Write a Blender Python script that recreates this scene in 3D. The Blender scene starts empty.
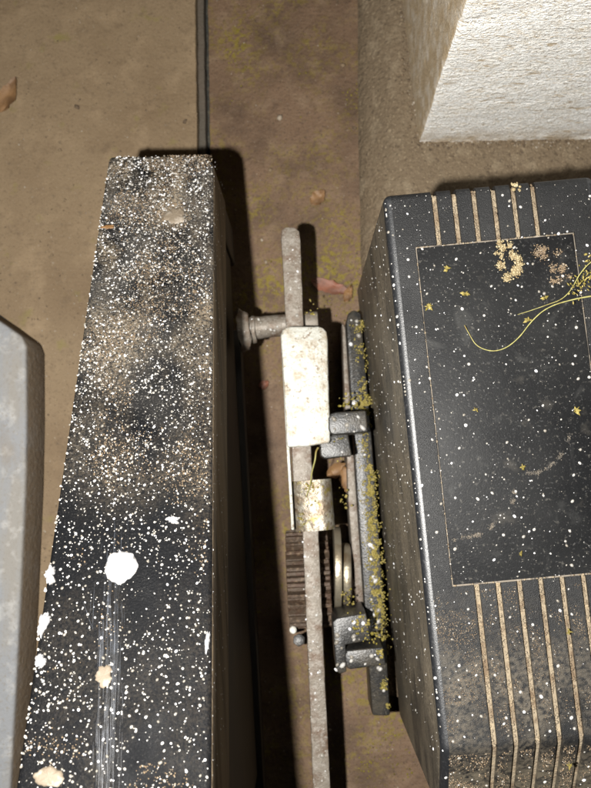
import bpy, bmesh, math, random
from mathutils import Vector, Matrix, noise

random.seed(7)
S = bpy.context.scene
C = S.collection
R = math.radians

# ------------------------------------------------------------------ camera
H = 0.82                       # camera height above the paving, metres
F = 766.0                      # focal length in photo pixels (photo 591 x 788)
CX, CY = 295.5, 394.0
nad = Vector((13.5, -77.0, -F)).normalized()      # straight down, in camera axes
Zc = -nad
Yc = (Vector((0, 1, 0)) - Zc * Zc.y).normalized()
Xc = Yc.cross(Zc)
ROT = Matrix((Xc, Yc, Zc))     # camera axes -> world
CAM = Vector((0, 0, H))
cd = bpy.data.cameras.new('camera')
cam = bpy.data.objects.new('camera', cd)
C.objects.link(cam)
cam.matrix_world = Matrix.Translation(CAM) @ ROT.to_4x4()
cd.sensor_fit = 'VERTICAL'
cd.sensor_height = 36.0
cd.sensor_width = 27.0
cd.lens = F / 788 * 36.0
cd.clip_start = 0.01
cd.clip_end = 200
cd.dof.use_dof = True
cd.dof.focus_distance = 0.52
cd.dof.aperture_fstop = 11.0
S.camera = cam

# ------------------------------------------------------------------ night sky
W = bpy.data.worlds.new('World')
S.world = W
W.use_nodes = True
wn = W.node_tree.nodes
sky = wn.new('ShaderNodeTexSky')
sky.sky_type = 'NISHITA'
sky.sun_disc = False
sky.sun_elevation = R(-3)
sky.sun_rotation = R(120)
wn['Background'].inputs['Strength'].default_value = 0.006
W.node_tree.links.new(sky.outputs[0], wn['Background'].inputs[0])

# ------------------------------------------------------------------ the flash that lights the picture
fl = bpy.data.lights.new('flash', 'POINT')
fl.energy = 62.0
fl.color = (1.0, 0.97, 0.92)
fl.shadow_soft_size = 0.008
flo = bpy.data.objects.new('flash', fl)
C.objects.link(flo)
flo.location = (-0.10, -0.03, H)

S.view_settings.view_transform = 'Standard'
S.view_settings.look = 'None'
S.view_settings.exposure = 0.0
S.view_settings.gamma = 1.0
S.view_settings.use_curve_mapping = False


def ray(px, py):
    return ROT @ Vector(((px - CX) / F, -(py - CY) / F, -1))


def at(px, py, z):
    d = ray(px, py)
    return CAM + d * ((z - H) / d.z)


def at_plane(px, py, p, n):
    d = ray(px, py)
    return CAM + d * ((p - CAM).dot(n) / d.dot(n))


# ------------------------------------------------------------------ materials
KD = 0.62          # scales all base colours down, so bounce light fills the shadows less


def tone(c, k):
    y = 0.3 * c[0] + 0.6 * c[1] + 0.1 * c[2]
    return tuple(max(0.002, (y + (v - y) * 1.18) * k) for v in c)


class M:
    def __init__(s, name, rough=0.6, metal=0.0, spec=0.4, k=None):
        s.k = KD if k is None else k
        s.m = bpy.data.materials.new(name)
        s.m.use_nodes = True
        s.t = s.m.node_tree
        s.b = s.t.nodes['Principled BSDF']
        s.b.inputs['Roughness'].default_value = rough
        s.b.inputs['Metallic'].default_value = metal
        s.b.inputs['Specular IOR Level'].default_value = spec
        s.co = s.n('ShaderNodeTexCoord').outputs['Object']
        s.col = None
        s.hgt = None

    def n(s, t):
        return s.t.nodes.new(t)

    def l(s, a, b):
        s.t.links.new(a, b)

    def base(s, c):
        r = s.n('ShaderNodeRGB')
        r.outputs[0].default_value = (*tone(c, s.k), 1)
        s.col = r.outputs[0]
        return s

    def tex(s, scale, detail=4, stretch=(1, 1, 1), rough=0.55, off=(0, 0, 0), dist=0.0):
        mp = s.n('ShaderNodeMapping')
        mp.inputs['Scale'].default_value = stretch
        mp.inputs['Location'].default_value = off
        s.l(s.co, mp.inputs[0])
        t = s.n('ShaderNodeTexNoise')
        t.inputs['Scale'].default_value = scale
        t.inputs['Detail'].default_value = detail
        t.inputs['Roughness'].default_value = rough
        t.inputs['Distortion'].default_value = dist
        s.l(mp.outputs[0], t.inputs['Vector'])
        return t.outputs[0]

    def ramp(s, v, lo, hi, a=0.0, b=1.0):
        r = s.n('ShaderNodeMapRange')
        r.inputs[1].default_value = lo
        r.inputs[2].default_value = hi
        r.inputs[3].default_value = a
        r.inputs[4].default_value = b
        s.l(v, r.inputs[0])
        return r.outputs[0]

    def mul(s, a, b, op='MULTIPLY'):
        m = s.n('ShaderNodeMath')
        m.operation = op
        s.l(a, m.inputs[0])
        if isinstance(b, (int, float)):
            m.inputs[1].default_value = b
        else:
            s.l(b, m.inputs[1])
        return m.outputs[0]

    def axis(s, k):
        x = s.n('ShaderNodeSeparateXYZ')
        s.l(s.co, x.inputs[0])
        return x.outputs[k]

    def mix(s, c, fac):
        m = s.n('ShaderNodeMix')
        m.data_type = 'RGBA'
        s.l(fac, m.inputs[0])
        s.l(s.col, m.inputs[6])
        m.inputs[7].default_value = (*tone(c, s.k), 1)
        s.col = m.outputs[2]
        return s

    def layer(s, c, scale, lo, hi, amt=1.0, **k):
        return s.mix(c, s.ramp(s.tex(scale, **k), lo, hi, 0.0, amt))

    def bump(s, dist, *parts):
        tot = None
        for v, w in parts:
            x = s.mul(v, w)
            tot = x if tot is None else s.mul(tot, x, 'ADD')
        b = s.n('ShaderNodeBump')
        b.inputs['Strength'].default_value = 1.0
        b.inputs['Distance'].default_value = dist
        s.l(tot, b.inputs['Height'])
        s.l(b.outputs[0], s.b.inputs['Normal'])
        return s

    def rough(s, v):
        s.l(v, s.b.inputs['Roughness'])
        return s

    def done(s):
        s.l(s.col, s.b.inputs['Base Color'])
        return s.m


def island(m):
    g = m.n('ShaderNodeNewGeometry')
    return g.outputs['Random Per Island']


# paving, left slab
m = M('grey_brown_concrete', 0.8).base((0.235, 0.175, 0.113))
m.layer((0.165, 0.115, 0.07), 9, 0.42, 0.70, 0.75)
m.layer((0.13, 0.092, 0.058), 55, 0.54, 0.70, 0.6, rough=.75)
m.layer((0.33, 0.25, 0.165), 28, 0.52, 0.75, 0.6)
m.layer((0.10, 0.075, 0.05), 160, 0.6, 0.75, 0.6)
m.layer((0.46, 0.42, 0.36), 240, 0.66, 0.76, 0.5)
m.layer((0.09, 0.06, 0.035), 420, 0.57, 0.70, 0.55)
m.layer((0.40, 0.33, 0.24), 500, 0.62, 0.72, 0.5)
m.layer((0.20, 0.18, 0.05), 34, 0.62, 0.74, 0.5, off=(3, 1, 0))
m.bump(0.0012, (m.tex(260, 6), 0.7), (m.tex(60, 4), 0.6))
CONC_L = m.done()
# paving, right slab: browner and mossy
m = M('brown_mossy_concrete', 0.75).base((0.165, 0.108, 0.070))
m.layer((0.085, 0.054, 0.034), 14, 0.43, 0.66, 0.9)
m.layer((0.07, 0.045, 0.03), 60, 0.55, 0.70, 0.6, rough=.75)
m.layer((0.255, 0.185, 0.125), 38, 0.52, 0.74, 0.6)
m.layer((0.07, 0.045, 0.03), 190, 0.58, 0.72, 0.7)
moss_a = m.mul(m.ramp(m.tex(11, off=(2, 5, 0)), 0.44, 0.64), m.ramp(m.tex(150, 6, off=(9, 2, 1), dist=.7), 0.47, 0.60))
m.mix((0.21, 0.17, 0.02), m.mul(moss_a, 0.75))
m.layer((0.055, 0.034, 0.022), 420, 0.56, 0.68, 0.7)
m.layer((0.30, 0.24, 0.17), 480, 0.62, 0.72, 0.6)
m.layer((0.40, 0.34, 0.27), 210, 0.68, 0.76, 0.5)
m.bump(0.0016, (m.tex(240, 6), 0.8), (m.tex(50, 4), 0.7))
CONC_R = m.done()
# bed under the joint, also used for the painted kerb shadow
m = M('dark_joint_and_shadow', 0.9).base((0.035, 0.036, 0.032)).layer((0.09, 0.08, 0.06), 120, 0.5, 0.7)
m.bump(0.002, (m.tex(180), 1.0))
JOINT_SHADOW = m.done()
m = M('weathered_strip', 0.75).base((0.10, 0.082, 0.064)).layer((0.08, 0.07, 0.055), 70, 0.45, 0.65, 0.8, stretch=(1, .25, 1))
m.bump(0.001, (m.tex(200), 1.0))
STRIP = m.done()
# plinth mortar
m = M('streaky_mortar', 0.85).base((0.18, 0.137, 0.092))
m.layer((0.17, 0.13, 0.088), 26, 0.44, 0.64, 0.75, stretch=(1.2, 0.5, 1))
m.layer((0.30, 0.245, 0.175), 60, 0.52, 0.7, 0.6, stretch=(1.0, 0.7, 1))
m.layer((0.07, 0.05, 0.033), 260, 0.55, 0.70, 0.75)
m.layer((0.45, 0.37, 0.26), 420, 0.58, 0.70, 0.6)
m.bump(0.0024, (m.tex(240, 6), 0.9), (m.tex(60, 4), 0.5))
MORTAR = m.done()
# stucco pillar
m = M('white_stucco', 0.9, k=0.95).base((0.83, 0.825, 0.80))
m.layer((0.70, 0.66, 0.58), 35, 0.50, 0.72, 0.5)
m.layer((0.52, 0.43, 0.31), 240, 0.53, 0.64, 0.7, stretch=(.6, .6, 1.8), dist=1.5)
m.layer((0.42, 0.33, 0.22), 60, 0.60, 0.66, 0.8, stretch=(.5, .5, 2.2), dist=2.0)
lowdirt = m.mul(m.ramp(m.axis(2), 0.035, 0.0), m.ramp(m.tex(60, 6), 0.32, 0.58))
m.mix((0.34, 0.26, 0.165), m.mul(lowdirt, 0.85))
m.layer((0.28, 0.22, 0.15), 150, 0.66, 0.74, 0.7)
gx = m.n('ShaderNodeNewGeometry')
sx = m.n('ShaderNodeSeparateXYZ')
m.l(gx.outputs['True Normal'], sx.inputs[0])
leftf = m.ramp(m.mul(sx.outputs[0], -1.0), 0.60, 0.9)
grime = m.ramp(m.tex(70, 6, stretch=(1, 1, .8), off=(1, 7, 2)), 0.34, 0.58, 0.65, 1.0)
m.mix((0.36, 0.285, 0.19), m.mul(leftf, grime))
m.layer((0.30, 0.23, 0.15), 420, 0.58, 0.68, 0.5)
m.bump(0.0046, (m.tex(150, 5, stretch=(.7, .7, 1.6), dist=1.5), 0.7), (m.tex(420, 5, dist=1.0), 0.6))
STUCCO = m.done()
# left kerb block
m = M('pale_concrete_block', 0.85).base((0.29, 0.298, 0.31))
m.layer((0.30, 0.285, 0.26), 26, 0.42, 0.62, 0.9, stretch=(1.4, .35, 1))
m.layer((0.56, 0.55, 0.53), 70, 0.52, 0.7, 0.5)
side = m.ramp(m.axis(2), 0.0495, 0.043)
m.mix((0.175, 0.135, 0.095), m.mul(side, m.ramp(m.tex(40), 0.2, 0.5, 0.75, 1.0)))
m.layer((0.24, 0.20, 0.155), 30, 0.58, 0.70, 0.5, stretch=(1, .4, 1), off=(3, 3, 3))
m.layer((0.25, 0.23, 0.20), 300, 0.55, 0.68, 0.6)
m.bump(0.0014, (m.tex(150, 6), 1.0))
BLOCK = m.done()
# black painted steel
m = M('black_painted_steel', 0.5, 0.0, 0.05).base((0.006, 0.0063, 0.0072))
far = m.ramp(m.axis(1), -0.30, -0.04, 0.0, 1.0)
grain = m.ramp(m.tex(900, 5, rough=.7), 0.40, 0.62)
smear = m.ramp(m.tex(20, 6, off=(4, 0, 2), dist=.6), 0.36, 0.62)
m.mix((0.10, 0.095, 0.088), m.mul(m.mul(smear, far), m.ramp(grain, 0, 1, .35, 1.0)))
crust = m.mul(m.ramp(m.tex(24, 6, stretch=(1, .6, .6), off=(2, 8, 1), dist=.5), 0.44, 0.64), m.ramp(m.tex(520, 6, rough=.7), 0.42, 0.60))
m.mix((0.36, 0.30, 0.225), m.mul(m.mul(crust, m.ramp(far, 0, 1, .05, 1.0)), 0.9))
m.mix((0.42, 0.40, 0.37), m.mul(m.ramp(m.tex(800, 3, off=(7, 7, 7)), 0.58, 0.68), m.ramp(far, 0, 1, .04, .8)))
m.rough(m.ramp(m.tex(60, 4), 0.3, 0.7, 0.45, 0.7))
m.bump(0.0005, (m.tex(700, 5), 0.9), (m.tex(90, 4), 0.2))
STEEL = m.done()
# flash sheen painted in bluish grey, shared with a few scratch lines
m = M('bluish_sheen_and_scratch', 0.42).base((0.05, 0.056, 0.068))
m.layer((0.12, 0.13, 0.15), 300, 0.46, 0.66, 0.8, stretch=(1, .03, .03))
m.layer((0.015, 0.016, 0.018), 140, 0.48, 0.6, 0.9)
SHEEN_SCRATCH = m.done()
# right side of the gate: bounce light put into a brighter brown
m = M('bounce_lit_gate_side', 0.8).base((0.24, 0.185, 0.125))
m.layer((0.09, 0.068, 0.046), 60, 0.42, 0.62, 0.9, stretch=(1, .12, 1))
m.layer((0.24, 0.19, 0.13), 300, 0.62, 0.72, 0.7, stretch=(1, .3, 1))
m.bump(0.001, (m.tex(260, 5, stretch=(1, .3, 1)), 1.0))
GATESIDE = m.done()
m = M('dark_gate_frame', 0.6, 0.0, 0.3).base((0.018, 0.016, 0.014)).layer((0.05, 0.038, 0.026), 40, 0.5, 0.68, 0.6, stretch=(1, .3, 1))
DARKSIDE = m.done()
# black moulded plastic
m = M('black_grained_plastic', 0.42, 0.0, 0.2).base((0.012, 0.0123, 0.013))
m.layer((0.024, 0.0243, 0.0246), 22, 0.42, 0.68, 0.8)
m.layer((0.065, 0.065, 0.063), 700, 0.58, 0.70, 0.4)
m.bump(0.00045, (m.tex(1500, 3), 1.0), (m.tex(300, 3), 0.15))
m.rough(m.ramp(m.tex(50, 4), 0.3, 0.7, 0.36, 0.56))
fr = m.ramp(m.axis(1), -0.085, -0.15)
fd = m.mul(m.ramp(m.tex(30, 6, off=(5, 5, 0)), 0.36, 0.60), m.ramp(m.tex(360, 6), 0.38, 0.60))
m.mix((0.19, 0.165, 0.13), m.mul(m.mul(fr, fd), 0.45))
rp = m.mul(m.ramp(m.axis(2), 0.277, 0.268), m.ramp(m.tex(110, 5, stretch=(1, 1.8, 1), dist=1.5), 0.40, 0.58))
m.mix((0.19, 0.165, 0.125), m.mul(rp, 0.6))
PLASTIC = m.done()
m = M('polished_plastic_edge', 0.42, 0.0, 0.6).base((0.014, 0.015, 0.017)).layer((0.06, 0.06, 0.062), 500, 0.55, 0.7, 0.6)
m.bump(0.0002, (m.tex(1400, 3), 1.0))
EDGE = m.done()
m = M('dull_panel_plastic', 0.55, 0.0, 0.12).base((0.009, 0.0093, 0.010))
m.layer((0.019, 0.0193, 0.0196), 16, 0.40, 0.66, 0.9)
m.layer((0.06, 0.06, 0.058), 42, 0.60, 0.76, 0.4, dist=1.5)
m.layer((0.09, 0.083, 0.072), 55, 0.64, 0.76, 0.35)
m.layer((0.11, 0.105, 0.095), 420, 0.60, 0.70, 0.5)
m.layer((0.10, 0.10, 0.10), 600, 0.62, 0.7, 0.5)
m.bump(0.00018, (m.tex(900, 3), 1.0))
PANEL = m.done()
m = M('dusty_plastic_side', 0.5, 0.0, 0.3).base((0.050, 0.045, 0.038))
m.layer((0.17, 0.145, 0.11), 26, 0.38, 0.64, 0.95, stretch=(1, .55, 1.1), rough=.7)
m.mix((0.25, 0.215, 0.165), m.mul(m.ramp(m.tex(14, 4, off=(2, 2, 2)), .42, .62), m.ramp(m.tex(420, 5, rough=.7), .42, .62)))
m.layer((0.016, 0.016, 0.015), 90, 0.54, 0.66, 0.8, stretch=(1, .3, 1.2), rough=.7)
m.layer((0.30, 0.265, 0.21), 500, 0.62, 0.70, 0.6)
m.bump(0.0006, (m.tex(600, 4), 1.0))
PSIDE = m.done()
m = M('dried_dirt', 0.95).base((0.27, 0.225, 0.165))
m.layer((0.14, 0.10, 0.065), 90, 0.46, 0.62, 0.9)
m.layer((0.42, 0.34, 0.235), 160, 0.55, 0.7, 0.6)
m.bump(0.0012, (m.tex(420, 5), 1.0))
DIRT = m.done()
m = M('grey_seam_dust', 0.9).base((0.20, 0.175, 0.145)).layer((0.05, 0.045, 0.04), 60, 0.48, 0.62, 0.9).layer((0.34, 0.30, 0.25), 200, 0.55, 0.68, 0.7)
m.bump(0.0008, (m.tex(420, 5), 1.0))
SEAM = m.done()
# metals
m = M('galvanised_sheet', 0.5, 0.15, 0.5).base((0.47, 0.465, 0.42))
m.layer((0.29, 0.235, 0.165), 70, 0.50, 0.66, 0.8)
m.layer((0.14, 0.085, 0.045), 210, 0.61, 0.68, 0.95)
m.layer((0.60, 0.60, 0.57), 260, 0.5, 0.66, 0.6)
m.layer((0.22, 0.20, 0.14), 420, 0.58, 0.68, 0.7)
m.bump(0.0006, (m.tex(300, 5), 1.0))
GALV = m.done()
m = M('corroded_grey_steel', 0.55, 0.2, 0.4).base((0.21, 0.185, 0.155))
m.layer((0.12, 0.08, 0.055), 60, 0.45, 0.64, 0.9)
m.layer((0.30, 0.275, 0.245), 200, 0.50, 0.68, 0.8)
m.layer((0.09, 0.07, 0.055), 420, 0.57, 0.70, 0.6)
m.layer((0.62, 0.60, 0.57), 700, 0.64, 0.70, 0.8)
m.bump(0.0005, (m.tex(420, 6), 1.0))
RUSTBAR = m.done()
m = M('bright_clip_steel', 0.42, 0.5, 0.5).base((0.38, 0.36, 0.31))
m.layer((0.20, 0.15, 0.10), 75, 0.42, 0.60, 0.85)
m.layer((0.24, 0.20, 0.05), 130, 0.56, 0.66, 0.8)
m.layer((0.08, 0.055, 0.035), 320, 0.56, 0.66, 0.8)
m.bump(0.0016, (m.tex(180, 5), 1.0))
CLIP = m.done()
m = M('rusty_gear_steel', 0.6, 0.2, 0.4).base((0.075, 0.053, 0.037))
m.layer((0.07, 0.04, 0.026), 90, 0.46, 0.62, 0.9)
m.layer((0.20, 0.145, 0.10), 220, 0.54, 0.68, 0.8)
m.bump(0.0014, (m.tex(300, 6), 1.0))
GEAR = m.done()
m = M('worn_brass', 0.36, 0.7, 0.5).base((0.46, 0.41, 0.32)).layer((0.24, 0.17, 0.10), 70, 0.48, 0.66, 0.8)
m.bump(0.0006, (m.tex(200, 4), 1.0))
BRASS = m.done()
m = M('grey_wet_plastic', 0.36).base((0.024, 0.0235, 0.0225))
m.layer((0.075, 0.065, 0.05), 60, 0.47, 0.68, 0.85)
m.layer((0.025, 0.024, 0.022), 300, 0.52, 0.66, 0.8)
m.layer((0.17, 0.155, 0.13), 520, 0.61, 0.71, 0.6)
m.bump(0.00035, (m.tex(600, 4), 1.0))
ARM = m.done()
m = M('dried_slime', 0.6).base((0.15, 0.13, 0.105)).layer((0.03, 0.03, 0.03), 320, 0.44, 0.6, 0.9)
TRAIL = m.done()
# loose little things
m = M('pale_speckle', 0.4, 0.0, 0.5, k=0.72).base((0.50, 0.49, 0.47))
m.mix((0.17, 0.155, 0.13), m.ramp(island(m), 0.35, 0.9, 0.0, 0.95))
m.mix((0.84, 0.84, 0.88), m.ramp(island(m), 0.28, 0.0, 0.0, 0.95))
m.layer((0.20, 0.18, 0.15), 700, 0.5, 0.66, 0.6)
SPECK = m.done()
m = M('white_dropping', 0.7).base((0.46, 0.458, 0.465)).layer((0.36, 0.32, 0.27), 260, 0.54, 0.68, 0.7)
m.bump(0.0016, (m.tex(300, 5), 1.0))
DROP = m.done()
m = M('cream_dropping', 0.7).base((0.20, 0.165, 0.125)).layer((0.38, 0.34, 0.29), 160, 0.5, 0.65, 0.8)
m.bump(0.0006, (m.tex(300, 4), 1.0))
CREAM = m.done()
m = M('yellow_moss', 0.9).base((0.25, 0.205, 0.075))
m.mix((0.16, 0.135, 0.02), m.ramp(island(m), 0.0, 0.5, 0.9, 0.0))
m.mix((0.42, 0.35, 0.15), m.ramp(island(m), 0.6, 1.0, 0.0, 0.9))
MOSS = m.done()
m = M('olive_ground_moss', 0.95).base((0.21, 0.175, 0.038))
m.mix((0.08, 0.06, 0.015), m.ramp(island(m), 0.0, 0.5, 0.9, 0.0))
m.mix((0.30, 0.26, 0.07), m.ramp(island(m), 0.7, 1.0, 0.0, 0.9))
GMOSS = m.done()
m = M('beige_lichen', 0.9).base((0.34, 0.28, 0.17))
m.mix((0.17, 0.115, 0.06), m.ramp(island(m), 0.0, 0.5, 0.9, 0.0))
m.mix((0.48, 0.42, 0.29), m.ramp(island(m), 0.6, 1.0, 0.0, 0.9))
LICHEN = m.done()
m = M('brown_grit', 0.9).base((0.22, 0.165, 0.11))
m.mix((0.09, 0.065, 0.045), m.ramp(island(m), 0.0, 0.5, 0.9, 0.0))
m.mix((0.48, 0.43, 0.36), m.ramp(island(m), 0.82, 1.0, 0.0, 0.9))
GRIT = m.done()
m = M('yellow_green_stem', 0.6).base((0.36, 0.34, 0.15)).layer((0.22, 0.15, 0.05), 90, 0.5, 0.65, 0.8)
STEM = m.done()


def leafmat(name, a, b):
    q = M(name, 0.6).base(a)
    q.layer(b, 60, 0.42, 0.62, 0.85)
    q.bump(0.001, (q.tex(150, 4), 1.0))
    return q.done()


LEAF_RED = leafmat('reddish_leaf', (0.24, 0.105, 0.07), (0.12, 0.055, 0.035))
LEAF_OR = leafmat('orange_leaf', (0.23, 0.13, 0.06), (0.11, 0.06, 0.03))
LEAF_TAN = leafmat('tan_leaf', (0.25, 0.15, 0.08), (0.13, 0.075, 0.04))


# ------------------------------------------------------------------ object helpers
def tag(o, label=None, cat=None, group=None, kind=None):
    if label: o['label'] = label
    if cat: o['category'] = cat
    if group: o['group'] = group
    if kind: o['kind'] = kind
    return o


def thing(name, label, cat, loc, group=None):
    o = bpy.data.objects.new(name, None)
    o.empty_display_size = 0.02
    C.objects.link(o)
    o.location = loc
    return tag(o, label, cat, group)


def wloc(o):
    v = Vector((0, 0, 0))
    while o is not None:
        v += o.location
        o = o.parent
    return v


def obj(name, bm, mats, parent=None, loc=None, smooth=True, kind=None, ang=35):
    """link bm (world coordinates) as one mesh object; keeps its origin at its parent or at loc"""
    if not isinstance(mats, (list, tuple)): mats = [mats]
    o_at = wloc(parent) if parent else Vector(loc or (0, 0, 0))
    bmesh.ops.translate(bm, verts=bm.verts, vec=-o_at)
    me = bpy.data.meshes.new(name)
    bm.to_mesh(me)
    bm.free()
    for x in mats: me.materials.append(x)
    if smooth:
        me.polygons.foreach_set('use_smooth', [True] * len(me.polygons))
        me.set_sharp_from_angle(angle=R(ang))
    o = bpy.data.objects.new(name, me)
    C.objects.link(o)
    if parent: o.parent = parent
    else: o.location = o_at
    if kind: o['kind'] = kind
    return o


def pymesh(name, V, Fc, mat, parent=None, loc=None, kind=None, smooth=True):
    o_at = wloc(parent) if parent else Vector(loc or (0, 0, 0))
    me = bpy.data.meshes.new(name)
    me.from_pydata([(v[0] - o_at.x, v[1] - o_at.y, v[2] - o_at.z) for v in V], [], Fc)
    me.materials.append(mat)
    if smooth: me.polygons.foreach_set('use_smooth', [True] * len(me.polygons))
    o = bpy.data.objects.new(name, me)
    C.objects.link(o)
    if parent: o.parent = parent
    else: o.location = o_at
    if kind: o['kind'] = kind
    return o


def prism(bm, pts, down):
    """closed solid: polygon pts (world Vectors) pushed by vector/zbottom `down`"""
    top = [bm.verts.new(p) for p in pts]
    if isinstance(down, (int, float)):
        bot = [bm.verts.new((p.x, p.y, down)) for p in pts]
    else:
        bot = [bm.verts.new(p + down) for p in pts]
    n = len(pts)
    bm.faces.new(top)
    bm.faces.new(list(reversed(bot)))
    for i in range(n):
        j = (i + 1) % n
        bm.faces.new((top[j], top[i], bot[i], bot[j]))
    bmesh.ops.recalc_face_normals(bm, faces=bm.faces)
    return bm


def bevel(bm, w, seg=2, deg=30):
    es = [e for e in bm.edges if len(e.link_faces) == 2 and e.calc_face_angle(0) > R(deg)]
    bmesh.ops.bevel(bm, geom=es, offset=w, segments=seg, profile=0.5, affect='EDGES', clamp_overlap=True)
    return bm


def roughen(bm, amp, scale, cuts=0, size=None):
    if size:
        for _ in range(6):
            es = [e for e in bm.edges if e.calc_length() > size]
            if not es: break
            bmesh.ops.subdivide_edges(bm, edges=es, cuts=1, use_grid_fill=True)
        bmesh.ops.triangulate(bm, faces=[f for f in bm.faces if len(f.verts) > 4])
    for v in bm.verts:
        v.co += noise.noise_vector(v.co * scale) * amp + noise.noise_vector(v.co * scale * 3.1) * amp * 0.4
    return bm


def pxpoly(pts, zt, zb, bev=0.0, seg=2, bm=None):
    b = bmesh.new()
    prism(b, [at(x, y, zt) for x, y in pts], zb)
    if bev: bevel(b, bev, seg)
    return b


def join(*bms):
    out = bmesh.new()
    for b in bms:
        me = bpy.data.meshes.new('tmp')
        b.to_mesh(me)
        b.free()
        out.from_mesh(me)
        bpy.data.meshes.remove(me)
    return out


def cyl(p, q, r, seg=20, r2=None, bev=0.0):
    b = bmesh.new()
    d = q - p
    mt = Matrix.Translation((p + q) / 2) @ d.to_track_quat('Z', 'Y').to_matrix().to_4x4()
    bmesh.ops.create_cone(b, cap_ends=True, segments=seg, radius1=r, radius2=r if r2 is None else r2, depth=d.length, matrix=mt)
    if bev: bevel(b, bev, 2, 50)
    return b


def tube(pts, rad, n=6):
    V, Fc = [], []
    k = len(pts)
    for i, p in enumerate(pts):
        t = (pts[min(i + 1, k - 1)] - pts[max(i - 1, 0)]).normalized()
        a = t.orthogonal().normalized() if abs(t.z) > .95 else t.cross(Vector((0, 0, 1))).normalized()
        b = t.cross(a)
        r = rad(i / (k - 1)) if callable(rad) else rad
        for j in range(n):
            w = 2 * math.pi * j / n
            V.append(p + a * (r * math.cos(w)) + b * (r * math.sin(w)))
    for i in range(k - 1):
        for j in range(n):
            Fc.append((i * n + j, i * n + (j + 1) % n, (i + 1) * n + (j + 1) % n, (i + 1) * n + j))
    Fc.append(tuple(range(n)))
    Fc.append(tuple(reversed(range((k - 1) * n, k * n))))
    return V, Fc


def spline(pts, m=6):
    out = []
    n = len(pts)
    for i in range(n - 1):
        p0, p1, p2, p3 = pts[max(i - 1, 0)], pts[i], pts[i + 1], pts[min(i + 2, n - 1)]
        for k in range(m):
            t = k / m
            out.append(0.5 * ((2 * p1) + (p2 - p0) * t + (2 * p0 - 5 * p1 + 4 * p2 - p3) * t * t + (3 * p1 - p0 - 3 * p2 + p3) * t ** 3))
    out.append(pts[-1])
    return out


def domes(items):
    """small raised beads: (point, normal, radius, flatness)"""
    V, Fc = [], []
    for p, nrm, r, flat in items:
        a = nrm.orthogonal().normalized()
        b = nrm.cross(a)
        k = len(V)
        ph = random.random() * 6.28
        e = random.uniform(.8, 1.2)
        n = 7
        for rr, hh in ((1.0, -0.05), (0.72, 0.68)):
            for j in range(n):
                w = ph + 2 * math.pi * j / n
                q = rr * random.uniform(.88, 1.1)
                V.append(p + a * (r * q * e * math.cos(w)) + b * (r * q / e * math.sin(w)) + nrm * (r * hh * flat))
        V.append(p + nrm * (r * flat))
        for j in range(n):
            j2 = (j + 1) % n
            Fc.append((k + j, k + j2, k + n + j2, k + n + j))
            Fc.append((k + n + j, k + n + j2, k + 2 * n))
    return V, Fc


ICO = bmesh.new()
bmesh.ops.create_icosphere(ICO, subdivisions=1, radius=1)
ICO_V = [v.co.copy() for v in ICO.verts]
ICO_F = [tuple(v.index for v in f.verts) for f in ICO.faces]
ICO.free()


def lumps(items, jit=0.35):
    V, Fc = [], []
    for p, r in items:
        k = len(V)
        sc = Vector((random.uniform(.7, 1.3), random.uniform(.7, 1.3), random.uniform(.5, 1.0)))
        q = Matrix.Rotation(random.random() * 6.28, 3, 'Z')
        for v in ICO_V:
            w = q @ Vector((v.x * sc.x, v.y * sc.y, v.z * sc.z))
            V.append(p + w * (r * random.uniform(1 - jit, 1 + jit)))
        Fc += [tuple(k + i for i in f) for f in ICO_F]
    return V, Fc


def size_px(d, a=0.8, b=2.6, p=2.6):
    """bead radius in metres for a distance d, drawn from a skewed spread of photo pixels"""
    return (a + (b - a) * random.random() ** p) / F * d


# ================================================================== THE SETTING
# bed sheet, reaching far beyond the frame
b = bmesh.new()
bmesh.ops.create_grid(b, x_segments=1, y_segments=1, size=30)
bmesh.ops.translate(b, verts=b.verts, vec=(0, 0, -0.022))
obj('ground', b, JOINT_SHADOW, kind='structure')

xl0, xl1 = at(195, 0, 0), at(197, 150, 0)
dirl = (xl0 - xl1).normalized()


def jl(px, far):       # point on a joint line starting from pixel px at the image's top
    p = at(px, 0, 0)
    return Vector((p.x + dirl.x * far, p.y + dirl.y * far, 0))


def slab(name, left, right, z, mat, grid=None):
    b = bmesh.new()
    def edge_line(p, q, on):
        ys = [p.y] + ([-.5 + .0045 * k for k in range(250)] if on else []) + [q.y]
        res = []
        for y in ys:
            x = p.x + (q.x - p.x) * (y - p.y) / (q.y - p.y)
            w = Vector((x, y, z))
            if on: w.x += .0007 * noise.noise(Vector((x * 50, y * 55, z * 900))) + .0005 * noise.noise(Vector((x * 50, y * 230, 3)))
            res.append(w)
        return res
    prism(b, edge_line(left[0], left[1], abs(left[0].x) < 1) + edge_line(right[0], right[1], abs(right[0].x) < 1)[::-1], -0.03)
    top = [e for e in b.edges if all(abs(v.co.z - z) < 1e-6 for v in e.verts)]
    bmesh.ops.bevel(b, geom=top, offset=0.0012, segments=2, profile=.5, affect='EDGES', clamp_overlap=True)
    return obj(name, b, mat, kind='structure')


slab('concrete_paving', (Vector((-4, -4, 0)), Vector((-4, 4, 0))), (jl(195.2, -4.4), jl(195.2, 4)), 0.0, CONC_L)
slab('joint_strip', (jl(196.8, -4.4), jl(196.8, 4)), (jl(203.4, -4.4), jl(203.4, 4)), -0.002, STRIP)
slab('mossy_paving', (jl(207.8, -4.4), jl(207.8, 4)), (Vector((4, -4, 0)), Vector((4, 4, 0))), 0.0, CONC_R)

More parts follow.
